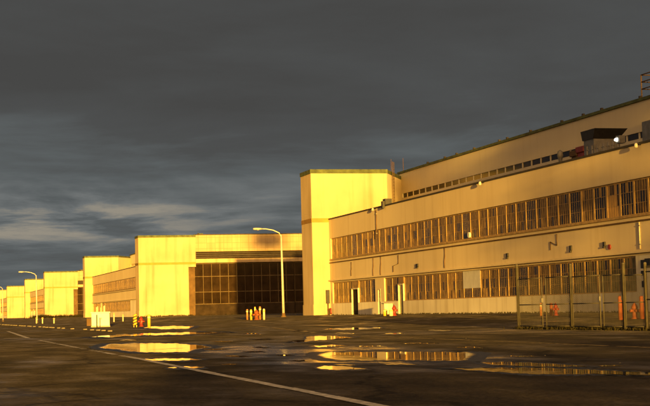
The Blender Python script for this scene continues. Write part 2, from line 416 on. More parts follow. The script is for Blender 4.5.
for px in (587, 592, 597, 603, 608, 613):
    y, z = on_shop(px, 146.5-(px-587)*.22, L+PX-1.2); b = MB(); b.tube([(PX-1.2, y, RZ), (PX-1.2, y, z)], .06, 'grey', 8); b.tube([(PX-1.2, y-.2, z-.25), (PX-1.2, y+.2, z-.25)], .03, 'grey', 6); b.build('vent_pipe', MAIN)
a, c, z = roof_rect(641.5, 665, 122); b = MB(); b.box(PX, PX+2.5, c, a, RZ, z, 'grey'); b.build('rooftop_box', MAIN, .03)
a, z = on_shop(641, 75, L+12.5); rail = None
for yy in (a, a-1.6, a-3.2):
    for xx in (12.5, 14.5):
        b = MB(); b.tube([(xx, yy, 14.3), (xx, yy, z)], .05, 'rust_and_shade', 6)
        if rail is None: rail = b.build('roof_railing', MAIN)
        else: b.build('post', rail)
for zq in (z, z-.5, z-1.0):
    b = MB(); b.tube([(14.5, a, zq), (12.5, a, zq), (12.5, a-3.2, zq)], .04, 'rust_and_shade', 6); b.build('rail', rail)
# notices by the lower right windows
for px, py, w, h in ((643.5, 264, .5, .45), (648, 263, .6, .5), (643, 273, .3, .25), (644, 284, .35, .35)):
    y, z = on_shop(px, py); b = MB(); b.box(SX-.05, SX, y-w/2, y+w/2, z-h/2, z+h/2, 'dark'); b.build('notice_plate', MAIN)
y, z = on_shop(331, 300, L); b = MB()       # standpipe on the tower's corner
b.box(1.2, 1.5, 87.6, 87.94, 1.1, 2.4, 'dark'); b.tube([(1.35, 87.75, 0), (1.35, 87.75, 1.1)], .06, 'rust_and_shade', 8)
b.tube([(1.35, 87.75, .5), (1.35, 86.9, .6), (1.35, 86.7, .1)], .08, 'red', 8); b.build('standpipe', MAIN)

# ------------------------------------------------------------------ ground
def asphalt():
    m, n, l, b = new_mat('asphalt')
    tc = n.new('ShaderNodeTexCoord')
    def noise(sc, stretch, det, rough=.55):
        mp = n.new('ShaderNodeMapping'); mp.inputs['Scale'].default_value = stretch
        z = n.new('ShaderNodeTexNoise'); z.inputs['Scale'].default_value = sc; z.inputs['Detail'].default_value = det; z.inputs['Roughness'].default_value = rough
        l.new(tc.outputs['Object'], mp.inputs['Vector']); l.new(mp.outputs['Vector'], z.inputs['Vector']); return z
    def rng(z, a, c, lo, hi):
        r = n.new('ShaderNodeMapRange'); r.inputs['From Min'].default_value = a; r.inputs['From Max'].default_value = c
        r.inputs['To Min'].default_value = lo; r.inputs['To Max'].default_value = hi
        l.new(z.outputs['Fac'], r.inputs['Value']); return r
    big = noise(.16, (1, .55, 1), 5); patch = noise(.9, (1, .5, 1), 6); fine = noise(60, (1, 1, 1), 4); grain = noise(9, (1, 1, 1), 6)
    r = n.new('ShaderNodeValToRGB'); r.color_ramp.elements[0].position = .35; r.color_ramp.elements[1].position = .68
    r.color_ramp.elements[0].color = (.021, .0185, .0150, 1); r.color_ramp.elements[1].color = (.054, .045, .033, 1)
    l.new(patch.outputs['Fac'], r.inputs['Fac'])
    mx = n.new('ShaderNodeMix'); mx.data_type = 'RGBA'; mx.blend_type = 'MULTIPLY'; mx.inputs['Factor'].default_value = .7
    l.new(r.outputs['Color'], mx.inputs['A'])
    g2 = rng(noise(16, (1, .6, 1), 8, .75), .38, .62, .3, 1.6); l.new(g2.outputs['Result'], mx.inputs['B'])
    wv = n.new('ShaderNodeMapping'); wv.inputs['Scale'].default_value = (.16, .09, 1); l.new(tc.outputs['Object'], wv.inputs['Vector'])
    wn = n.new('ShaderNodeTexNoise'); wn.inputs['Scale'].default_value = .8; wn.inputs['Detail'].default_value = 5; l.new(tc.outputs['Object'], wn.inputs['Vector'])
    wa = n.new('ShaderNodeMix'); wa.data_type = 'RGBA'; wa.blend_type = 'LINEAR_LIGHT'; wa.inputs['Factor'].default_value = .10; l.new(wv.outputs['Vector'], wa.inputs['A']); l.new(wn.outputs['Color'], wa.inputs['B'])
    vo = n.new('ShaderNodeTexVoronoi'); vo.feature = 'DISTANCE_TO_EDGE'; vo.inputs['Scale'].default_value = 1.4; l.new(wa.outputs['Result'], vo.inputs['Vector'])
    vr = n.new('ShaderNodeMapRange'); vr.inputs['From Min'].default_value = .005; vr.inputs['From Max'].default_value = .016; vr.inputs['To Min'].default_value = .5; l.new(vo.outputs['Distance'], vr.inputs['Value'])
    m2 = n.new('ShaderNodeMix'); m2.data_type = 'RGBA'; m2.blend_type = 'MULTIPLY'; m2.inputs['Factor'].default_value = 1
    l.new(mx.outputs['Result'], m2.inputs['A']); l.new(vr.outputs['Result'], m2.inputs['B']); l.new(m2.outputs['Result'], b.inputs['Base Color'])
    geo = n.new('ShaderNodeMapping'); geo.vector_type = 'TEXTURE'; geo.inputs['Location'].default_value = (8.0, 33, 0); geo.inputs['Scale'].default_value = (3.6, 18, 100)
    l.new(tc.outputs['Object'], geo.inputs['Vector'])
    gr = n.new('ShaderNodeTexGradient'); gr.gradient_type = 'SPHERICAL'; l.new(geo.outputs['Vector'], gr.inputs['Vector'])
    gm = n.new('ShaderNodeMath'); gm.operation = 'MULTIPLY_ADD'; gm.inputs[1].default_value = .16
    mixp = n.new('ShaderNodeMath'); mixp.operation = 'MULTIPLY_ADD'; mixp.inputs[1].default_value = .5; l.new(patch.outputs['Fac'], mixp.inputs[0])
    hb_ = n.new('ShaderNodeMath'); hb_.operation = 'MULTIPLY'; hb_.inputs[1].default_value = .5; l.new(big.outputs['Fac'], hb_.inputs[0]); l.new(hb_.outputs['Value'], mixp.inputs[2])
    l.new(gr.outputs['Fac'], gm.inputs[0]); l.new(mixp.outputs['Value'], gm.inputs[2])
    class Z: outputs = {'Fac': gm.outputs['Value']}
    wet = rng(Z, .48, .66, 0, 1)
    ro = n.new('ShaderNodeMapRange'); ro.inputs['To Min'].default_value = .8; ro.inputs['To Max'].default_value = .16
    l.new(wet.outputs['Result'], ro.inputs['Value']); l.new(ro.outputs['Result'], b.inputs['Roughness'])
    sp = n.new('ShaderNodeMapRange'); sp.inputs['To Min'].default_value = .07; sp.inputs['To Max'].default_value = .4
    l.new(wet.outputs['Result'], sp.inputs['Value']); l.new(sp.outputs['Result'], b.inputs['Specular IOR Level'])
    b1 = n.new('ShaderNodeBump'); b1.inputs['Distance'].default_value = .012
    bs = n.new('ShaderNodeMapRange'); bs.inputs['To Min'].default_value = .8; bs.inputs['To Max'].default_value = .12
    l.new(wet.outputs['Result'], bs.inputs['Value']); l.new(bs.outputs['Result'], b1.inputs['Strength'])
    b.inputs['Diffuse Roughness'].default_value = 1
    und = noise(.45, (.5, 1, 1), 4); b0 = n.new('ShaderNodeBump'); b0.inputs['Strength'].default_value = 1; b0.inputs['Distance'].default_value = .06
    l.new(und.outputs['Fac'], b0.inputs['Height']); l.new(b0.outputs['Normal'], b1.inputs['Normal'])
    l.new(grain.outputs['Fac'], b1.inputs['Height'])
    b2 = n.new('ShaderNodeBump'); b2.inputs['Distance'].default_value = .006
    l.new(bs.outputs['Result'], b2.inputs['Strength'])
    l.new(fine.outputs['Fac'], b2.inputs['Height']); l.new(b1.outputs['Normal'], b2.inputs['Normal']); l.new(b2.outputs['Normal'], b.inputs['Normal'])
    return m
M['asphalt'] = asphalt()
def water():
    m, n, l, b = new_mat('puddle_water'); b.inputs['Base Color'].default_value = (.012, .011, .009, 1)
    b.inputs['Roughness'].default_value = .015; b.inputs['IOR'].default_value = 1.33
    tc = n.new('ShaderNodeTexCoord'); z = n.new('ShaderNodeTexNoise'); z.inputs['Scale'].default_value = 1.5; z.inputs['Detail'].default_value = 3
    z2 = n.new('ShaderNodeTexNoise'); z2.inputs['Scale'].default_value = .7; z2.inputs['Detail'].default_value = 8; z2.inputs['Roughness'].default_value = .65
    l.new(tc.outputs['Object'], z2.inputs['Vector']); mr = n.new('ShaderNodeMapRange'); mr.inputs['From Min'].default_value = .54; mr.inputs['From Max'].default_value = .66
    mr.inputs['To Min'].default_value = .012; mr.inputs['To Max'].default_value = .18; l.new(z2.outputs['Fac'], mr.inputs['Value'])
    at = n.new('ShaderNodeAttribute'); at.attribute_name = 'depth'
    ad = n.new('ShaderNodeMath'); ad.operation = 'MULTIPLY_ADD'; ad.inputs[1].default_value = .9; l.new(z2.outputs['Fac'], ad.inputs[0]); l.new(at.outputs['Fac'], ad.inputs[2])
    rr = n.new('ShaderNodeMapRange'); rr.inputs['From Min'].default_value = .40; rr.inputs['From Max'].default_value = .95; rr.inputs['To Min'].default_value = .42; rr.inputs['To Max'].default_value = 0
    l.new(ad.outputs['Value'], rr.inputs['Value'])
    sm = n.new('ShaderNodeMath'); sm.operation = 'ADD'; l.new(rr.outputs['Result'], sm.inputs[0]); l.new(mr.outputs['Result'], sm.inputs[1]); l.new(sm.outputs['Value'], b.inputs['Roughness'])
    bp = n.new('ShaderNodeBump'); bp.inputs['Strength'].default_value = .04; bp.inputs['Distance'].default_value = .01
    l.new(tc.outputs['Object'], z.inputs['Vector']); l.new(z.outputs['Fac'], bp.inputs['Height']); l.new(bp.outputs['Normal'], b.inputs['Normal'])
    return m
M['water'] = water()
g = MB(); xs_ = [-2500]+[24+11*k/22 for k in range(23)]+[2500]
for a, c in zip(xs_, xs_[1:]): g.face([(a, -400, terrain(a)), (c, -400, terrain(c)), (c, 5000, terrain(c)), (a, 5000, terrain(a))], 'asphalt').smooth = True
bmesh.ops.remove_doubles(g.bm, verts=g.bm.verts, dist=.0005)
tag(g.build('ground'), 'dark wet asphalt apron in front of the hangars', 'ground', kind='structure')

def wob(k, s): return math.sin(k*.9+s)*.5 + math.sin(k*2.3+s*2.3)*.35 + math.sin(k*5.3+s*1.7)*.15
def puddle(outline, seed, m='water', z=.004):
    """an outline in photograph pixels laid on the apron, with a ragged edge"""
    pts = []
    n = len(outline)
    for k in range(n):
        a, c = outline[k], outline[(k+1) % n]
        seg = max(2, int(math.hypot(c[0]-a[0], (c[1]-a[1])*4)/1.5))
        for j in range(seg):
            t = j/seg; x = a[0]+(c[0]-a[0])*t; y = a[1]+(c[1]-a[1])*t
            gx, gy = ground_at(x, y); d = math.hypot(gx, gy)
            y2 = y + .42*wob(x*.30, seed); x2 = x + 1.2*wob(y*1.5+x*.2, seed+4)
            pts.append(ground_at(x2, y2))
    b = MB(); zw = max(terrain(x) for x, y in pts)+z; mi = b.mi(m)
    cx_, cy_ = sum(q[0] for q in pts)/len(pts), sum(q[1] for q in pts)/len(pts)
    lay = b.bm.verts.layers.float_color.new('depth'); rings = []
    for f, dep in ((1, 0), (.90, .55), (.78, 1)):
        rg = []
        for q in pts:
            v = b.bm.verts.new((cx_+(q[0]-cx_)*f, cy_+(q[1]-cy_)*f, zw)); v[lay] = (dep, dep, dep, 1); rg.append(v)
        rings.append(rg)
    for a, c in zip(rings, rings[1:]):
        for k in range(len(a)): b.bm.faces.new((a[k], a[(k+1) % len(a)], c[(k+1) % len(a)], c[k])).material_index = mi
    b.bm.faces.new(rings[-1]).material_index = mi
    bmesh.ops.triangulate(b.bm, faces=[f for f in b.bm.faces if len(f.verts) > 4])
    return b.build('puddle')
PUD = [
    ([(96, 347.5), (110, 344), (140, 343.2), (175, 343.4), (200, 345), (215, 347.3), (196, 350), (190, 352.6), (160, 353), (128, 352.2), (118, 350), (104, 349)], 'long puddle mirroring the bright hangar end, left of centre'),
    ([(142, 328), (150, 326.6), (180, 326), (196, 326.3), (190, 328.6), (165, 329.5)], 'small bright puddle just behind the striped post'),
    ([(86, 337.2), (110, 335), (150, 333.3), (190, 332.2), (232, 332.5), (215, 334), (180, 334.8), (140, 335.6), (110, 337.6)], 'thin puddle stretching behind the long mirroring puddle'),
    ([(138, 359.5), (155, 358.8), (185, 358.6), (204, 359.6), (185, 360.8), (155, 361)], 'narrow streak of water beside the white line'),
    ([(166, 368), (175, 366.9), (196, 366.5), (206, 367.6), (190, 368.8)], 'shallow streak of water cut by the white line'),
    ([(287, 341.5), (304, 340.5), (306, 336.6), (330, 335.8), (356, 337.5), (332, 339.4), (308, 341.5), (296, 342.6)], 'patch of water below the near hangar tower, behind the others there'),
    ([(306, 346.5), (330, 345), (350, 345.6), (332, 347), (318, 347.3)], 'slim middle puddle below the near hangar tower'),
    ([(316, 355), (324, 352.4), (360, 352), (410, 351.8), (470, 352.2), (478, 354), (468, 361), (440, 361.4), (400, 360.6), (372, 361), (335, 360.5), (322, 358)], 'wide puddle mirroring the near hangar windows'),
    ([(316, 368), (322, 366.3), (338, 366), (368, 369), (340, 370.3), (322, 369.6)], 'small puddle in front of the wide window puddle'),
    ([(478, 363), (500, 362), (530, 362.8), (560, 364.4), (592, 366.8), (560, 367.3), (520, 366.4), (490, 365)], 'thin puddle streak right of the wide window puddle'),
    ([(446, 369), (480, 368.2), (510, 367.8), (545, 368), (590, 369.8), (620, 371.4), (650, 372.6), (676, 374), (676, 376), (640, 375.8), (600, 374.4), (566, 375), (530, 374.6), (490, 372)], 'long puddle streak reaching the right edge of the picture'),
    ([(322, 329.6), (340, 328.2), (378, 327.3), (384, 328.4), (350, 330)], 'far sliver of water near the foot of the near hangar'),
]
def damp_mat():
    m = mat('damp_asphalt', (.020, .020, .019), .42, .4, 3, 0, .35, .25, (1, .5, 1)); return m
M['damp'] = damp_mat()
for k, (o, lab) in enumerate(PUD):
    mx_, my_ = sum(q[0] for q in o)/len(o), sum(q[1] for q in o)/len(o)
    big_ = [(mx_+(q[0]-mx_)*1.16, q[1]+(1.1 if q[1] > my_ else -.6)) for q in o]
    dm = puddle(big_, k*1.9+3, 'damp', .002); dm.name = 'damp_patch'
    tag(dm, 'damp dark margin round '+lab.split(',')[0].replace('puddle reaching', 'puddle running to'), 'damp patch', kind='structure')
    tag(puddle(o, k*1.37+.5), lab, 'puddle', kind='structure')

rs = random.Random(5)
SLIV = [(215, 349.5, 30), (255, 352, 26), (238, 356.5, 34), (285, 355.5, 22), (300, 361, 26), (262, 347.6, 22), (345, 365, 24), (400, 364.3, 40), (222, 341.6, 26), (262, 339.6, 30),
        (372, 346.5, 34), (420, 343.5, 40), (345, 333.4, 24), (470, 347.5, 30), (300, 331.3, 20), (128, 340.2, 20), (230, 364.5, 18), (520, 356.5, 36), (610, 366, 26), (395, 333.6, 22), (250, 333.9, 26), (440, 330.5, 34)]
for k, (px, py, ln) in enumerate(SLIV):
    t = .22+.012*(py-325)*rs.uniform(.5, 1.1)
    o = [(px-ln*.5, py), (px-ln*.2, py-t*1.2), (px+ln*.15, py-t), (px+ln*.5, py+.1+t*.4), (px+ln*.2, py+t*1.1), (px-ln*.15, py+t*.9)]
    tag(puddle(o, 20+k*2.1), 'thin sliver of rain water between the larger puddles', 'puddle', 'thin slivers of water on the apron', 'structure')

# painted lines
def strip(name, x0, y0, x1, y1, w, m, lab, z=.004, broken=0., step=1.0):
    zz = lambda P: (P.x, P.y, terrain(P.x)+z)
    d = Vector((x1-x0, y1-y0)); n_ = max(1, int(d.length/step)); d.normalize(); q = Vector((-d.y, d.x))*w/2
    b = MB(); ln = math.hypot(x1-x0, y1-y0)
    for k in range(n_):
        if random.random() < broken: continue
        a0, a1 = ln*k/n_, ln*(k+1)/n_-(.0 if broken == 0 else random.uniform(0, .35)*step)
        j = [random.uniform(.78, 1.05) for _ in range(2)]
        P0 = Vector((x0, y0))+d*a0; P1 = Vector((x0, y0))+d*a1
        b.face([zz(P0+q*j[0]), zz(P0-q*j[1]), zz(P1-q*j[1]), zz(P1+q*j[0])], m)
    return tag(b.build(name), lab, 'road marking', kind='structure')
strip('painted_line', 4.248, 10.620, 4.444, 33.495, 0.163, 'line', 'solid white line running along the apron', .0085)
strip('painted_line', 4.428, 33.495, 4.411, 44.115, 0.163, 'line', 'worn stretch of the white line', .0085, .45, .35)
strip('painted_line', 4.411, 44.115, 4.510, 60.454, 0.163, 'line', 'far end of the white line', .0085, .1, .6)
strip('painted_line', 4.542, 67.071, 5.555, 101.301, 0.212, 'line', 'slanting white mark at far left', .0085)
strip('painted_line', 3.513, 67.316, 4.608, 67.153, 0.899, 'line', 'short white cross mark at far left', .0125)
strip('kerb_line', 14.378, 26.142, 14.705, 58.820, 0.163, 'kerb', 'faded yellow line in front of the fence', .0045, .12, .5)
strip('kerb_line', 15.359, 58.820, 21.241, 98.033, 0.261, 'kerb', 'far faded yellow line in front of the near hangar', .0045, .3, 1.2)

# ------------------------------------------------------------------ street lamps
def street_lamp():
    r = thing('street_lamp', (0, 0, 0), 'x', 'street lamp', 'curved arm street lamps along the apron')
    b = MB(); b.tube([(0, 0, .25), (-.03, 0, 4), (-.06, 0, 7.1)], .12, 'pole', 12, .07); b.build('pole', r)
    b = MB(); b.lathe([(.26, 0), (.26, .05), (.17, .12), (.15, .3), (.12, .34)], 'rust_and_shade'); b.build('base', r)
    b = MB(); b.tube([(-.06, 0, 6.95), (-.25, 0, 7.25), (-.8, 0, 7.5), (-1.5, 0, 7.62), (-1.9, 0, 7.62)], .055, 'pole', 10, .04); b.build('arm', r)
    b = MB(); b.lathe([(.02, .34), (.09, .3), (.15, .1), (.17, -.2), (.14, -.4), (.04, -.44)], 'pole', (0, 0, 0), 14)
    h = b.build('lamp_head', r); h.location = (-2.15, 0, 7.62); h.rotation_euler = (0, R(90), 0); h.scale = (.62, 1, 1.15)
    b = MB(); b.lathe([(.12, .04), (.1, -.03), (.05, -.08), (0, -.09)], 'lamp_glass', (0, 0, 0), 12); o = b.build('lens', h); o.location = (.12, 0, -.05); o.rotation_euler = (0, R(-90), 0)
    return r
lamp = street_lamp(); x, y = ground_at(283.6, 317); lamp.location = (x, y, terrain(x)-.01); lamp['label'] = 'tall pale street lamp in front of the dark hangar doors'
for px, D, lab in ((37, 229, 'smaller far street lamp standing out against the sky left of the third hangar'), (3, 329, 'farthest street lamp, its head at the left edge of the picture')):
    c = copy_tree(lamp); d = CF+CR*((px-325)/F)-CU*((319.5-203)/F); t = D/d.y; c.location = (d.x*t, D, terrain(d.x*t)-.01); c['label'] = lab

# ------------------------------------------------------------------ bollards, hydrants and small things on the apron
def hydrant(m):
    r = thing('fire_hydrant', (0, 0, 0), 'x', 'fire hydrant', 'fire hydrants on the apron')
    b = MB(); b.lathe([(.15, 0), (.15, .04), (.1, .05), (.095, .36), (.13, .38), (.13, .42), (.11, .46), (.07, .54), (.03, .57), (.025, .62), (0, .62)], m, n=16); b.build('barrel', r)
    for d in ((1, 0), (-1, 0), (0, -1)):
        b = MB(); q = Vector((d[0], d[1], 0)); z = Vector((0, 0, .3))
        b.tube([q*.08+z, q*.17+z], .055, m, 10); b.tube([q*.17+z, q*.2+z], .065, m, 6); b.build('outlet_cap', r)
    return r
def bollard(h, rad, m):
    rad *= 1.45
    r = thing('bollard', (0, 0, 0), 'x', 'bollard', 'steel bollards on the apron')
    b = MB(); b.lathe([(rad, 0), (rad, h-rad*.6), (rad*.8, h-rad*.2), (rad*.4, h), (0, h+.005)], m); b.build('post', r)
    if m in ('orange', 'dark'): return r
    b = MB(); b.lathe([(rad+.012, h*.72), (rad+.012, h*.84)], 'cream' if m != 'cream' else 'yellow'); b.build('reflective_band', r)
    return r
def place(o, px, py, label, group=None):
    x, y = ground_at(px, py); o.location = (x, y, terrain(x)); o['label'] = label
    if group: o['group'] = group
    return o
def h_at(px, py, hp):           # height in metres of something hp pixels tall standing there
    x, y = ground_at(px, py); d = Vector((x, y, terrain(x)-EYE)).dot(CF); return hp*d/F
lamp.scale = (1.02, 1.02, h_at(283.6, 317, 89.5)/7.7)
G1 = 'bollards round the hydrant by the street lamp'
place(bollard(h_at(247.5, 319.8, 10.5), .065, 'pinkish'), 247.4, 319.8, 'leftmost orange bollard of the cluster left of the street lamp', G1)
place(bollard(h_at(251, 320, 10.5), .07, 'yellow'), 251.2, 320, 'second yellow bollard of the cluster left of the street lamp', G1)
place(bollard(h_at(255, 318.5, 11.5), .05, 'yellow'), 255.2, 318.3, 'thin bollard just behind the orange hydrant by the street lamp', G1)
place(bollard(h_at(260, 319.5, 13), .065, 'pinkish'), 260.2, 319.6, 'tallest bollard, right beside the orange hydrant by the street lamp', G1)
place(bollard(h_at(264, 319.8, 11), .065, 'cream'), 264.1, 319.8, 'pale rightmost bollard of the cluster left of the street lamp', G1)
o = place(hydrant('orange'), 256.6, 319.9, 'orange fire hydrant amid the bollards by the street lamp'); s = h_at(256, 319.8, 10.5)/.62; o.scale = (s*1.15, s*1.15, s)
# cluster at the left
def striped_post(h):
    r = thing('striped_post', (0, 0, 0), 'yellow post with dark spiral stripes beside the red hydrant', 'post')
    b = MB(); b.tube([(0, 0, 0), (0, 0, h)], .075, 'dark', 12); b.build('post', r)
    b = MB(); pts = [(.09*math.cos(t*1.05), .09*math.sin(t*1.05), .08+(h-.1)*t/24) for t in range(25)]
    b.tube(pts, .072, 'yellow', 8); b.build('spiral_stripe', r)
    b = MB()
    for dx in (-.09, .09): b.box(dx-.022, dx+.022, -.02, .02, 0, .1, 'yellow')
    b.build('foot', r)
    return r
place(striped_post(h_at(135, 327.2, 13)), 135.2, 327.2, 'yellow post with dark spiral stripes beside the red hydrant')
o = place(hydrant('red'), 141.3, 326.6, 'red fire hydrant between the striped post and a yellow bollard at left'); s = h_at(141, 326.6, 10.5)/.62; o.scale = (s, s, s)
place(bollard(h_at(149, 327.6, 13), .072, 'yellow'), 149.1, 327.6, 'yellow bollard just right of the red hydrant at left')
# cluster at the shop wall
G2 = 'bollards by the shop wall'
place(bollard(h_at(385.2, 315.9, 6.5), .1, 'yellow'), 385.3, 316, 'left yellow bollard in front of the pale cabinet by the wall', G2)
place(bollard(h_at(391, 315.9, 6.5), .1, 'cream'), 391.2, 316, 'cream bollard in front of the pale cabinet by the wall', G2)
o = place(hydrant('red'), 394.3, 315.8, 'red fire hydrant by the near hangar wall next to a doorway'); s = h_at(394, 315.8, 11)/.62; o.scale = (s, s, s)
# behind the fence
o = place(hydrant('red'), 556, 315.6, 'red fire hydrant behind the left fence gates'); s = h_at(556, 315.6, 13)/.62; o.scale = (s*.8, s*.8, s)
G3 = 'orange posts behind the fence'
place(bollard(h_at(541, 316, 13), .06, 'pinkish'), 541.5, 316, 'faded orange post behind the leftmost fence gate', G3)
place(bollard(h_at(552, 316, 13), .06, 'orange'), 551.5, 316, 'orange post just left of the red hydrant behind the fence', G3)
place(bollard(h_at(620.7, 320, 24), .065, 'orange'), 620.8, 320, 'tall orange post left of the orange hydrant behind the fence', G3)
place(bollard(h_at(642, 319, 23), .065, 'orange'), 642.2, 319, 'orange post right of the orange hydrant near the right edge', G3)
o = place(hydrant('orange'), 635, 319, 'large orange fire hydrant between two posts behind the fence'); s = h_at(635, 319, 17)/.62; o.scale = (s*.95, s*.95, s)

# white cabinet at the left, with its dark guard post and a low dark box
x, y = ground_at(100.5, 327); r = thing('utility_cabinet', (x, y, terrain(x)), 'white utility cabinet standing on the apron at left', 'cabinet', rz=R(-9))
r.scale = (1.6, 1.6, 1.6)
hh = h_at(100, 327, 15)/1.6
b = MB(); b.box(-.42, .45, -.25, .35, .05, hh-.05, 'white'); b.build('body', r, .02)
b = MB(); b.box(-.46, .49, -.29, .39, hh-.05, hh, 'white'); b.build('lid', r, .01)
b = MB(); b.box(-.44, .47, -.27, .37, 0, .05, 'conc'); b.build('plinth', r)
b = MB(); b.box(-.36, .0, -.262, -.252, .12, hh-.1, 'white'); b.box(.03, .39, -.262, -.252, .12, hh-.1, 'white'); o = b.build('door', r)
b = MB(); b.tube([(.06, -.28, hh*.5), (.06, -.28, hh*.62)], .012, 'grey', 6); b.build('handle', o)
place(bollard(h_at(97, 327.8, 13), .028, 'dark'), 97, 327.9, 'thin dark post in front of the white cabinet')
x, y = ground_at(89, 326); r = thing('service_pedestal', (x, y, terrain(x)), 'low dark red service box left of the white cabinet', 'service box')
r.scale = (1.6, 1.6, 1.6); hh = h_at(89, 326, 8)/1.6; b = MB(); b.box(-.13, .13, -.1, .1, 0, hh-.04, 'rust_and_shade'); b.build('body', r, .01)
b = MB(); b.box(-.15, .15, -.12, .12, hh-.04, hh, 'dark'); b.build('lid', r, .01)
x, y = ground_at(387.7, 314.8); hh = h_at(387, 314.8, 11)
r = thing('electrical_cabinet', (x, y, terrain(x)), 'pale electrical cabinet by the near hangar wall behind two bollards', 'cabinet')
b = MB(); b.box(-.35, .35, -.3, .3, .04, hh, 'base'); b.build('body', r, .02)
b = MB(); b.box(-.3, .3, -.315, -.302, .12, hh-.08, 'base'); b.build('door', r)
b = MB(); b.box(-.4, .4, -.35, .35, hh, hh+.05, 'grey'); b.build('lid', r)
# short marker posts in front of the third hangar and by the second
for px, py, hp, lab in ((36.5, 323.5, 6, 'left short white marker post beyond the wheel stops'), (42.5, 323.6, 6, 'middle short white marker post beyond the wheel stops'),
                        (54, 323.5, 5.5, 'right short white marker post beyond the wheel stops'), (114, 322, 9, 'pale marker post right of the white cabinet'),
                        (123, 321.5, 7, 'pale marker post left of the striped post')):
    r = thing('marker_post', (0, 0, 0), lab, 'post', 'short marker posts'); hh = h_at(px, py, hp)
    b = MB(); b.box(-.07, .07, -.04, .04, 0, hh, 'shop'); b.build('post', r, .01)
    b = MB(); b.box(-.1, .1, -.06, -.042, hh-.2, hh-.02, 'wood'); b.build('plate', r)
    place(r, px, py, lab)
# wheel stops in a long row
ws = MB(); ws.bm.verts.ensure_lookup_table()
v = ws.box(-.13, .13, -.07, .07, 0, .07, 'stop')
for q in v:
    if q.co.z > .04: q.co.y *= .6; q.co.x *= .95
ws = ws.build('wheel_stop', None, .008)
tag(ws, 'low concrete wheel stop in the long row at left', 'wheel stop', 'wheel stops in a row')
k = 0; y = 84.0
while y < 200:
    o = ws if k == 0 else ws.copy()
    if k: COL.objects.link(o)
    o.location = (10.2-.006*(y-88)+random.uniform(-.1, .1), y, terrain(0)); o.rotation_euler.z = random.uniform(-.08, .08)
    y += random.choice((2.8, 3.6, 4.4, 6.5)); k += 1
# loose stones
st = MB(); bmesh.ops.create_icosphere(st.bm, subdivisions=1, radius=.04); st.mi('stone')
for q in st.bm.verts: q.co *= random.uniform(.7, 1.2)
st = st.build('stone')
for k, (px, py) in enumerate(((232, 341.3), (466, 338.8), (545, 356), (620, 363.5), (283.5, 344.5))):
    o = st if k == 0 else st.copy()
    if k: COL.objects.link(o)
    x, y = ground_at(px, py); s = random.uniform(.22, .4)*max(1, y/40); o.location = (x, y, terrain(x)+.015*s); o.scale = (s*1.3, s, s*.7); o.rotation_euler.z = k
    tag(o, 'small loose stone lying on the wet asphalt', 'stone', 'loose stones on the asphalt')

# ------------------------------------------------------------------ chain-link fence and gates on the right
FA = Vector(ground_at(519, 329)); FB = Vector(ground_at(648.5, 330.6)); FD = (FB-FA).normalized()
def along(px):                   # point of the fence line seen in photograph column px
    d = CF+CR*((px-325)/F)-CU*((330-203)/F); q = Vector((d.x, d.y))
    # q*t = FA + FD*s
    det = q.x*(-FD.y) - q.y*(-FD.x); t = (FA.x*(-FD.y) - FA.y*(-FD.x))/det
    return (q*t-FA).dot(FD)
ANG = math.atan2(FD.y, FD.x)
def chain(b, x0, x1, z0, z1, step=.07, r=.0034):
    """diagonal wires of chain-link, clipped to the panel"""
    w, h = x1-x0, z1-z0; i = b.mi('galv')
    for sg in (1, -1):
        c = -h
        while c < w:
            a0, a1 = max(0, c), min(w, c+h)
            if a1-a0 > .01:
                if sg > 0: p, q = (x0+a0, z0+a0-c), (x0+a1, z0+a1-c)
                else: p, q = (x0+a0, z1-(a0-c)), (x0+a1, z1-(a1-c))
                y = .004*sg; n_ = Vector((-(q[1]-p[1]), q[0]-p[0])).normalized()*r
                v = [b.bm.verts.new(t) for t in ((p[0]+n_.x, y, p[1]+n_.y), (p[0]-n_.x, y, p[1]-n_.y), (p[0], y-r*1.6*sg, p[1]), (q[0]+n_.x, y, q[1]+n_.y), (q[0]-n_.x, y, q[1]-n_.y), (q[0], y-r*1.6*sg, q[1]))]
                for f in ((0, 1, 4, 3), (1, 2, 5, 4), (2, 0, 3, 5)): b.bm.faces.new([v[k] for k in f]).material_index = i
            c += step
def gate(x0, x1, h, label):
    r = thing('chain_link_gate', (FA.x+FD.x*x0, FA.y+FD.y*x0, terrain(FA.x+FD.x*x0)), label, 'gate', 'chain link gate leaves', ANG); w = x1-x0
    b = MB()
    for x in (.03, w-.03): b.tube([(x, 0, .08), (x, 0, h)], .024, 'galv', 8)
    for z in (.12, .92, h-.02): b.tube([(.03, 0, z), (w-.03, 0, z)], .019, 'galv', 8)
    b.build('frame', r)
    b = MB(); chain(b, .03, w-.03, .12, h-.02); b.build('wire_mesh', r)
    b = MB(); b.box(w-.08, w-.01, -.035, .035, 1.0, 1.15, 'grey'); b.build('latch', r)
fp = [519.0, 523.5, 543.4, 546.8, 569, 572.6, 601.3, 604.4, 625, 629, 644.2, 647.5]
S_ = [along(p) for p in fp]
fence = thing('chain_link_fence', (FA.x, FA.y, terrain(FA.x)), 'rusty chain link fence with gate posts in front of the near hangar', 'fence', None, ANG)
for s, rad, h in ((S_[0], .058, 2.44), (S_[5], .05, 2.3), (S_[8]+.05, .055, 2.2), (S_[11], .05, 2.16), (S_[11]+3, .05, 2.16), (S_[11]+6, .05, 2.16), (S_[11]+9, .05, 2.16), (S_[11]+12, .05, 2.16)):
    b = MB(); b.lathe([(rad, 0), (rad, h), (rad*1.15, h+.005), (rad*.9, h+.04), (0, h+.06)], 'galv', (s, 0, 0), 12); b.build('post', fence)
b = MB(); e = S_[11]+12
for z in (1.0, 1.9): b.tube([(S_[11], 0, z), (e, 0, z)], .022, 'galv', 8)
b.build('rail', fence)
b = MB(); chain(b, S_[11]+.05, e, .06, 2.1); b.build('wire_mesh', fence)
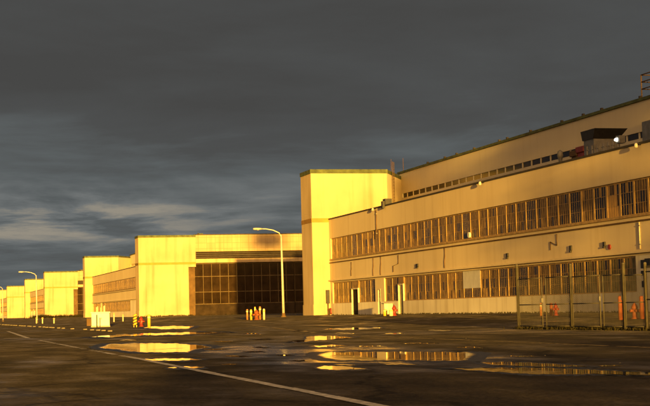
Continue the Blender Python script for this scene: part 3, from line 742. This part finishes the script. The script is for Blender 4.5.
gate(S_[0]+.08, S_[2]+.01, 1.93, 'leftmost chain link gate leaf beside the tall end post')
gate(S_[3]-.01, S_[5]-.07, 1.93, 'second chain link gate leaf from the left, hung on the middle post')
gate(S_[5]+.07, S_[6]+.02, 1.90, 'third chain link gate leaf, right of the middle post')
gate(S_[7]-.02, S_[8]-.05, 1.88, 'fourth chain link gate leaf, left of the orange hydrant')
gate(S_[8]+.1, S_[11]-.06, 1.84, 'rightmost chain link gate leaf in front of the orange hydrant')

# ------------------------------------------------------------------ weeds along the walls and the fence
def weeds(name, pts, n, h, lab, wid=.25):
    b = MB()
    for k in range(n):
        (x0, y0), (x1, y1) = random.choice(pts); t = random.random()
        cx, cy = x0+(x1-x0)*t+random.gauss(0, wid), y0+(y1-y0)*t+random.gauss(0, wid); hh = h*random.uniform(.3, 1)*(.5+.5*math.sin(cx*1.7+cy*.9)**2)
        for j in range(3):
            a = random.uniform(0, 6.28); lean = random.uniform(.1, .6)*hh; w = .012+hh*.06
            dx, dy = math.cos(a), math.sin(a)
            g0 = terrain(cx); b.face([(cx-dy*w, cy+dx*w, g0), (cx+dy*w, cy-dx*w, g0), (cx+dx*lean, cy+dy*lean, g0+hh)], 'weed')
    return tag(b.build(name), lab, 'weeds', kind='stuff')
a = L-.4
weeds('weeds', [((L+SX-.5, 60), (L+SX-.5, 139)), ((L+SX-.9, 70), (L+SX-.7, 120))], 1100, .16, 'dry weeds along the foot of the near hangar wall', .3)
weeds('weeds', [((L-.2, 258.4), (L+9, 258.2))]*2+[((L+10, 258), (L+40, 258))], 900, .32, 'dry weeds along the foot of the second hangar', .4)
weeds('weeds', [((L-4, 455), (L+12, 455)), ((L-2, 440), (L-2, 460))], 1500, 1.2, 'dry weeds in front of the third hangar', 1.2)
p0 = FA; p1 = FA+FD*20
weeds('weeds', [((p0.x, p0.y), (p1.x, p1.y)), ((p0.x+1, p0.y-.2), (p1.x, p1.y-.3))], 3000, .16, 'thin dry grass along the foot of the fence', .22)

# ------------------------------------------------------------------ unseen trees behind the camera; the row and the hedge are added for their shade
TAZ, TEL = math.tan(R(8.4)), math.tan(R(2.0))
M['leaf'] = mat('leaves', (.07, .075, .03), .7, .4, 2); M['bark'] = mat('bark', (.10, .075, .05), .9, .4, 6, 0, .2, .4)
def tree(u, Y, zlo, ztop, rad, n_leaf, label, size=.32):
    r = thing('tree', (u+TAZ*Y, Y, -DROP), label, 'tree', 'unseen trees behind the apron')
    b = MB(); b.tube([(0, 0, 0), (.08, 0, ztop*.4), (0, .1, ztop*.7), (.05, 0, ztop*.93)], .22, 'bark', 10, .05)
    for k in range(16):
        z = zlo+(ztop-zlo)*random.uniform(0, .8); a = random.uniform(0, 6.28); q = rad*random.uniform(.5, .9)
        b.tube([(0, 0, z), (math.cos(a)*q*.5, math.sin(a)*q*.5, z+q*.2), (math.cos(a)*q, math.sin(a)*q, z+q*.5)], .06, 'bark', 6, .015)
    b.build('trunk', r)
    b = MB(); cl = []
    for k in range(60):
        t = random.random(); w = math.sin(math.pi*(.12+.80*t))**.6
        a = random.uniform(0, 6.28); q = rad*w*math.sqrt(random.random()); cl.append((math.cos(a)*q, math.sin(a)*q, zlo+(ztop-zlo)*t))
    for k in range(n_leaf):
        c = random.choice(cl); P = Vector(c)+Vector((random.gauss(0, .3), random.gauss(0, .3), random.gauss(0, .26)))*rad*.75
        a = Vector((random.gauss(0, 1), random.gauss(0, 1), random.gauss(0, 1))).normalized()*size; q = a.orthogonal().normalized()*size*.6
        b.face([P-a, P+q, P+a, P-q], 'leaf')
    b.build('crown', r)
def top(v, Y): return v-TEL*Y
for k, (u, v, rad, nl, lab) in enumerate(((26.9, 19.9, 3.0, 1700, 'unseen sparse tree added to dim the near facade, first of the row from the left'), (32.4, 20.8, 3.8, 3500, 'unseen fuller tree added to dim the near facade, second of the row'),
                                   (40, 20.6, 4, 4200, 'unseen tree added to dim the near facade, third of the row'), (47, 20.6, 4, 3600, 'unseen tree added to dim the near facade, at the right end of the row'))):
    Y = -70-6*(k % 2); tree(u, Y, 4, top(v, Y), rad, nl, lab)
tree(21.3, -95, top(21.6, -95), top(23.6, -95), 2.7, 1700, 'unseen tall umbrella shaped tree behind the photographer, standing alone')

hd_ = thing('hedge', (0, -42, -DROP), 'unseen long ragged hedge added behind the camera to shade the foreground', 'hedge')  # unseen hedge, added to darken the foreground apron
b = MB()
for k in range(9000):
    u = random.uniform(-14, 17); v = (.26 if u < .5 else .72)+.35*math.sin(u*1.3)*math.sin(u*.61+2)+random.gauss(0, .12)
    zt = top(v, -42)+DROP; z = zt*math.sqrt(random.random())
    P = Vector((u+TAZ*-42+random.gauss(0, .25), random.gauss(0, .5), z)); a = Vector((random.gauss(0, 1), random.gauss(0, 1), random.gauss(0, 1))).normalized()*.16; q = a.orthogonal().normalized()*.1
    b.face([P-a, P+q, P+a, P-q], 'leaf')
b.build('leaves', hd_)
b = MB()
for k in range(40): b.tube([(-14+k*.78+TAZ*-42, 0, 0), (-14+k*.78+TAZ*-42+.1, .1, 1.2)], .03, 'bark', 6)
b.build('added_hedge_stems', hd_)

# ------------------------------------------------------------------ light and sky
SUN_AZ, SUN_EL = R(8.4), R(2.0)        # the sun stands behind the camera, a little to its left
sd = bpy.data.lights.new('sun', 'SUN'); sun = bpy.data.objects.new('sun', sd); COL.objects.link(sun)
sd.energy = 5; sd.angle = R(.5); sd.color = (1, .55, .085)
d = Vector((math.sin(SUN_AZ)*math.cos(SUN_EL), math.cos(SUN_AZ)*math.cos(SUN_EL), -math.sin(SUN_EL)))
sun.rotation_euler = d.to_track_quat('-Z', 'Y').to_euler(); sun.location = (-20, -60, 30)
W = bpy.data.worlds.new('World'); S.world = W; W.use_nodes = True
n = W.node_tree.nodes; l = W.node_tree.links; bg = n['Background']
sky = n.new('ShaderNodeTexSky'); sky.sky_type = 'NISHITA'; sky.sun_disc = False
sky.sun_elevation = SUN_EL; sky.sun_rotation = math.pi+SUN_AZ; sky.dust_density = 2; sky.altitude = 0
bg.inputs['Strength'].default_value = .15
l.new(sky.outputs['Color'], bg.inputs['Color'])
bg2 = n.new('ShaderNodeBackground'); bg2.inputs['Strength'].default_value = .15
tc = n.new('ShaderNodeTexCoord'); sep = n.new('ShaderNodeSeparateXYZ'); l.new(tc.outputs['Generated'], sep.inputs['Vector'])
def math_(op, a, b_=None, c=None, clamp=False):
    m = n.new('ShaderNodeMath'); m.operation = op; m.use_clamp = clamp
    for i, v in enumerate((a, b_, c)):
        if v is None: continue
        if isinstance(v, (int, float)): m.inputs[i].default_value = v
        else: l.new(v, m.inputs[i])
    return m.outputs['Value']
# cloud deck: noise on a flat layer seen from below, so it draws out into streaks near the horizon
zc = math_('ADD', math_('MAXIMUM', sep.outputs['Z'], 0), .09)
cx = math_('DIVIDE', sep.outputs['X'], zc); cy = math_('DIVIDE', sep.outputs['Y'], zc)
cb = n.new('ShaderNodeCombineXYZ'); l.new(cx, cb.inputs['X']); l.new(cy, cb.inputs['Y'])
def cnoise(sc, det, dist, off):
    mp = n.new('ShaderNodeMapping'); mp.inputs['Location'].default_value = off; l.new(cb.outputs['Vector'], mp.inputs['Vector'])
    z = n.new('ShaderNodeTexNoise'); z.inputs['Scale'].default_value = sc; z.inputs['Detail'].default_value = det; z.inputs['Distortion'].default_value = dist
    z.inputs['Roughness'].default_value = .6
    l.new(mp.outputs['Vector'], z.inputs['Vector']); return z.outputs['Fac']
c1 = cnoise(.30, 5, .3, (3.1, 1.7, 0)); c2 = cnoise(1.15, 8, .4, (8.3, 4.2, 0))
cl = math_('ADD', math_('MULTIPLY', c1, .66), math_('MULTIPLY', c2, .34))
# thinner, paler deck low down and towards the left of the row
azl = n.new('ShaderNodeMapRange'); azl.inputs['From Min'].default_value = .34; azl.inputs['From Max'].default_value = .04; l.new(sep.outputs['X'], azl.inputs['Value'])
ell = n.new('ShaderNodeMapRange'); ell.inputs['From Min'].default_value = .20; ell.inputs['From Max'].default_value = .03; l.new(sep.outputs['Z'], ell.inputs['Value'])
thin = math_('MULTIPLY', azl.outputs['Result'], math_('ADD', math_('MULTIPLY', ell.outputs['Result'], .8), .2))
cl = math_('ADD', cl, math_('MULTIPLY', thin, .10))
# a pale break low on the left
brk = n.new('ShaderNodeValToRGB'); be_ = brk.color_ramp.elements; be_[0].position = .030; be_[0].color = (0, 0, 0, 1); be_[1].position = .092; be_[1].color = (0, 0, 0, 1)
q = be_.new(.060); q.color = (1, 1, 1, 1); l.new(sep.outputs['Z'], brk.inputs['Fac'])
bz = n.new('ShaderNodeMapRange'); bz.inputs['From Min'].default_value = .30; bz.inputs['From Max'].default_value = .12; l.new(sep.outputs['X'], bz.inputs['Value'])
bn = n.new('ShaderNodeMapRange'); bn.inputs['From Min'].default_value = .42; bn.inputs['From Max'].default_value = .62
l.new(cnoise(1.7, 7, .25, (1.3, 9.2, 0)), bn.inputs['Value'])
cl = math_('ADD', cl, math_('MULTIPLY', math_('MULTIPLY', brk.outputs['Color'], bz.outputs['Result']), math_('MULTIPLY', bn.outputs['Result'], .22)))
rp = n.new('ShaderNodeValToRGB'); e = rp.color_ramp.elements
e[0].position = .40; e[0].color = (.165, .165, .160, 1)
e[1].position = .76; e[1].color = (.78, .70, .56, 1)
q = e.new(.51); q.color = (.195, .202, .200, 1); q = e.new(.59); q.color = (.27, .30, .305, 1); q = e.new(.66); q.color = (.40, .43, .43, 1)
l.new(cl, rp.inputs['Fac'])
side = math_('ADD', math_('MULTIPLY', sep.outputs['Y'], -math.cos(SUN_AZ)), math_('MULTIPLY', sep.outputs['X'], -math.sin(SUN_AZ)))
wr = n.new('ShaderNodeMapRange'); wr.inputs['From Min'].default_value = -.15; wr.inputs['From Max'].default_value = .75; l.new(side, wr.inputs['Value'])
wm = n.new('ShaderNodeMix'); wm.data_type = 'RGBA'; wm.inputs['B'].default_value = (2.5, 1.32, .42, 1)
l.new(wr.outputs['Result'], wm.inputs['Factor']); l.new(rp.outputs['Color'], wm.inputs['A'])
l.new(wm.outputs['Result'], bg2.inputs['Color'])
# the deck is open only low down on the sun's side
op = n.new('ShaderNodeMapRange'); op.inputs['From Min'].default_value = .1; op.inputs['From Max'].default_value = .6; l.new(side, op.inputs['Value'])
lo = n.new('ShaderNodeMapRange'); lo.inputs['From Min'].default_value = .5; lo.inputs['From Max'].default_value = .2; l.new(sep.outputs['Z'], lo.inputs['Value'])
gap = math_('MULTIPLY', op.outputs['Result'], lo.outputs['Result'], clamp=True)
mx = n.new('ShaderNodeMixShader'); l.new(gap, mx.inputs['Fac']); l.new(bg2.outputs['Background'], mx.inputs[1]); l.new(bg.outputs['Background'], mx.inputs[2])
l.new(mx.outputs['Shader'], n['World Output'].inputs['Surface'])

S.view_settings.view_transform = 'Standard'; S.view_settings.look = 'None'; S.view_settings.gamma = 1
S.view_settings.use_curve_mapping = False; S.view_settings.exposure = 1.35
S.render.engine = 'CYCLES'; S.cycles.max_bounces = 6
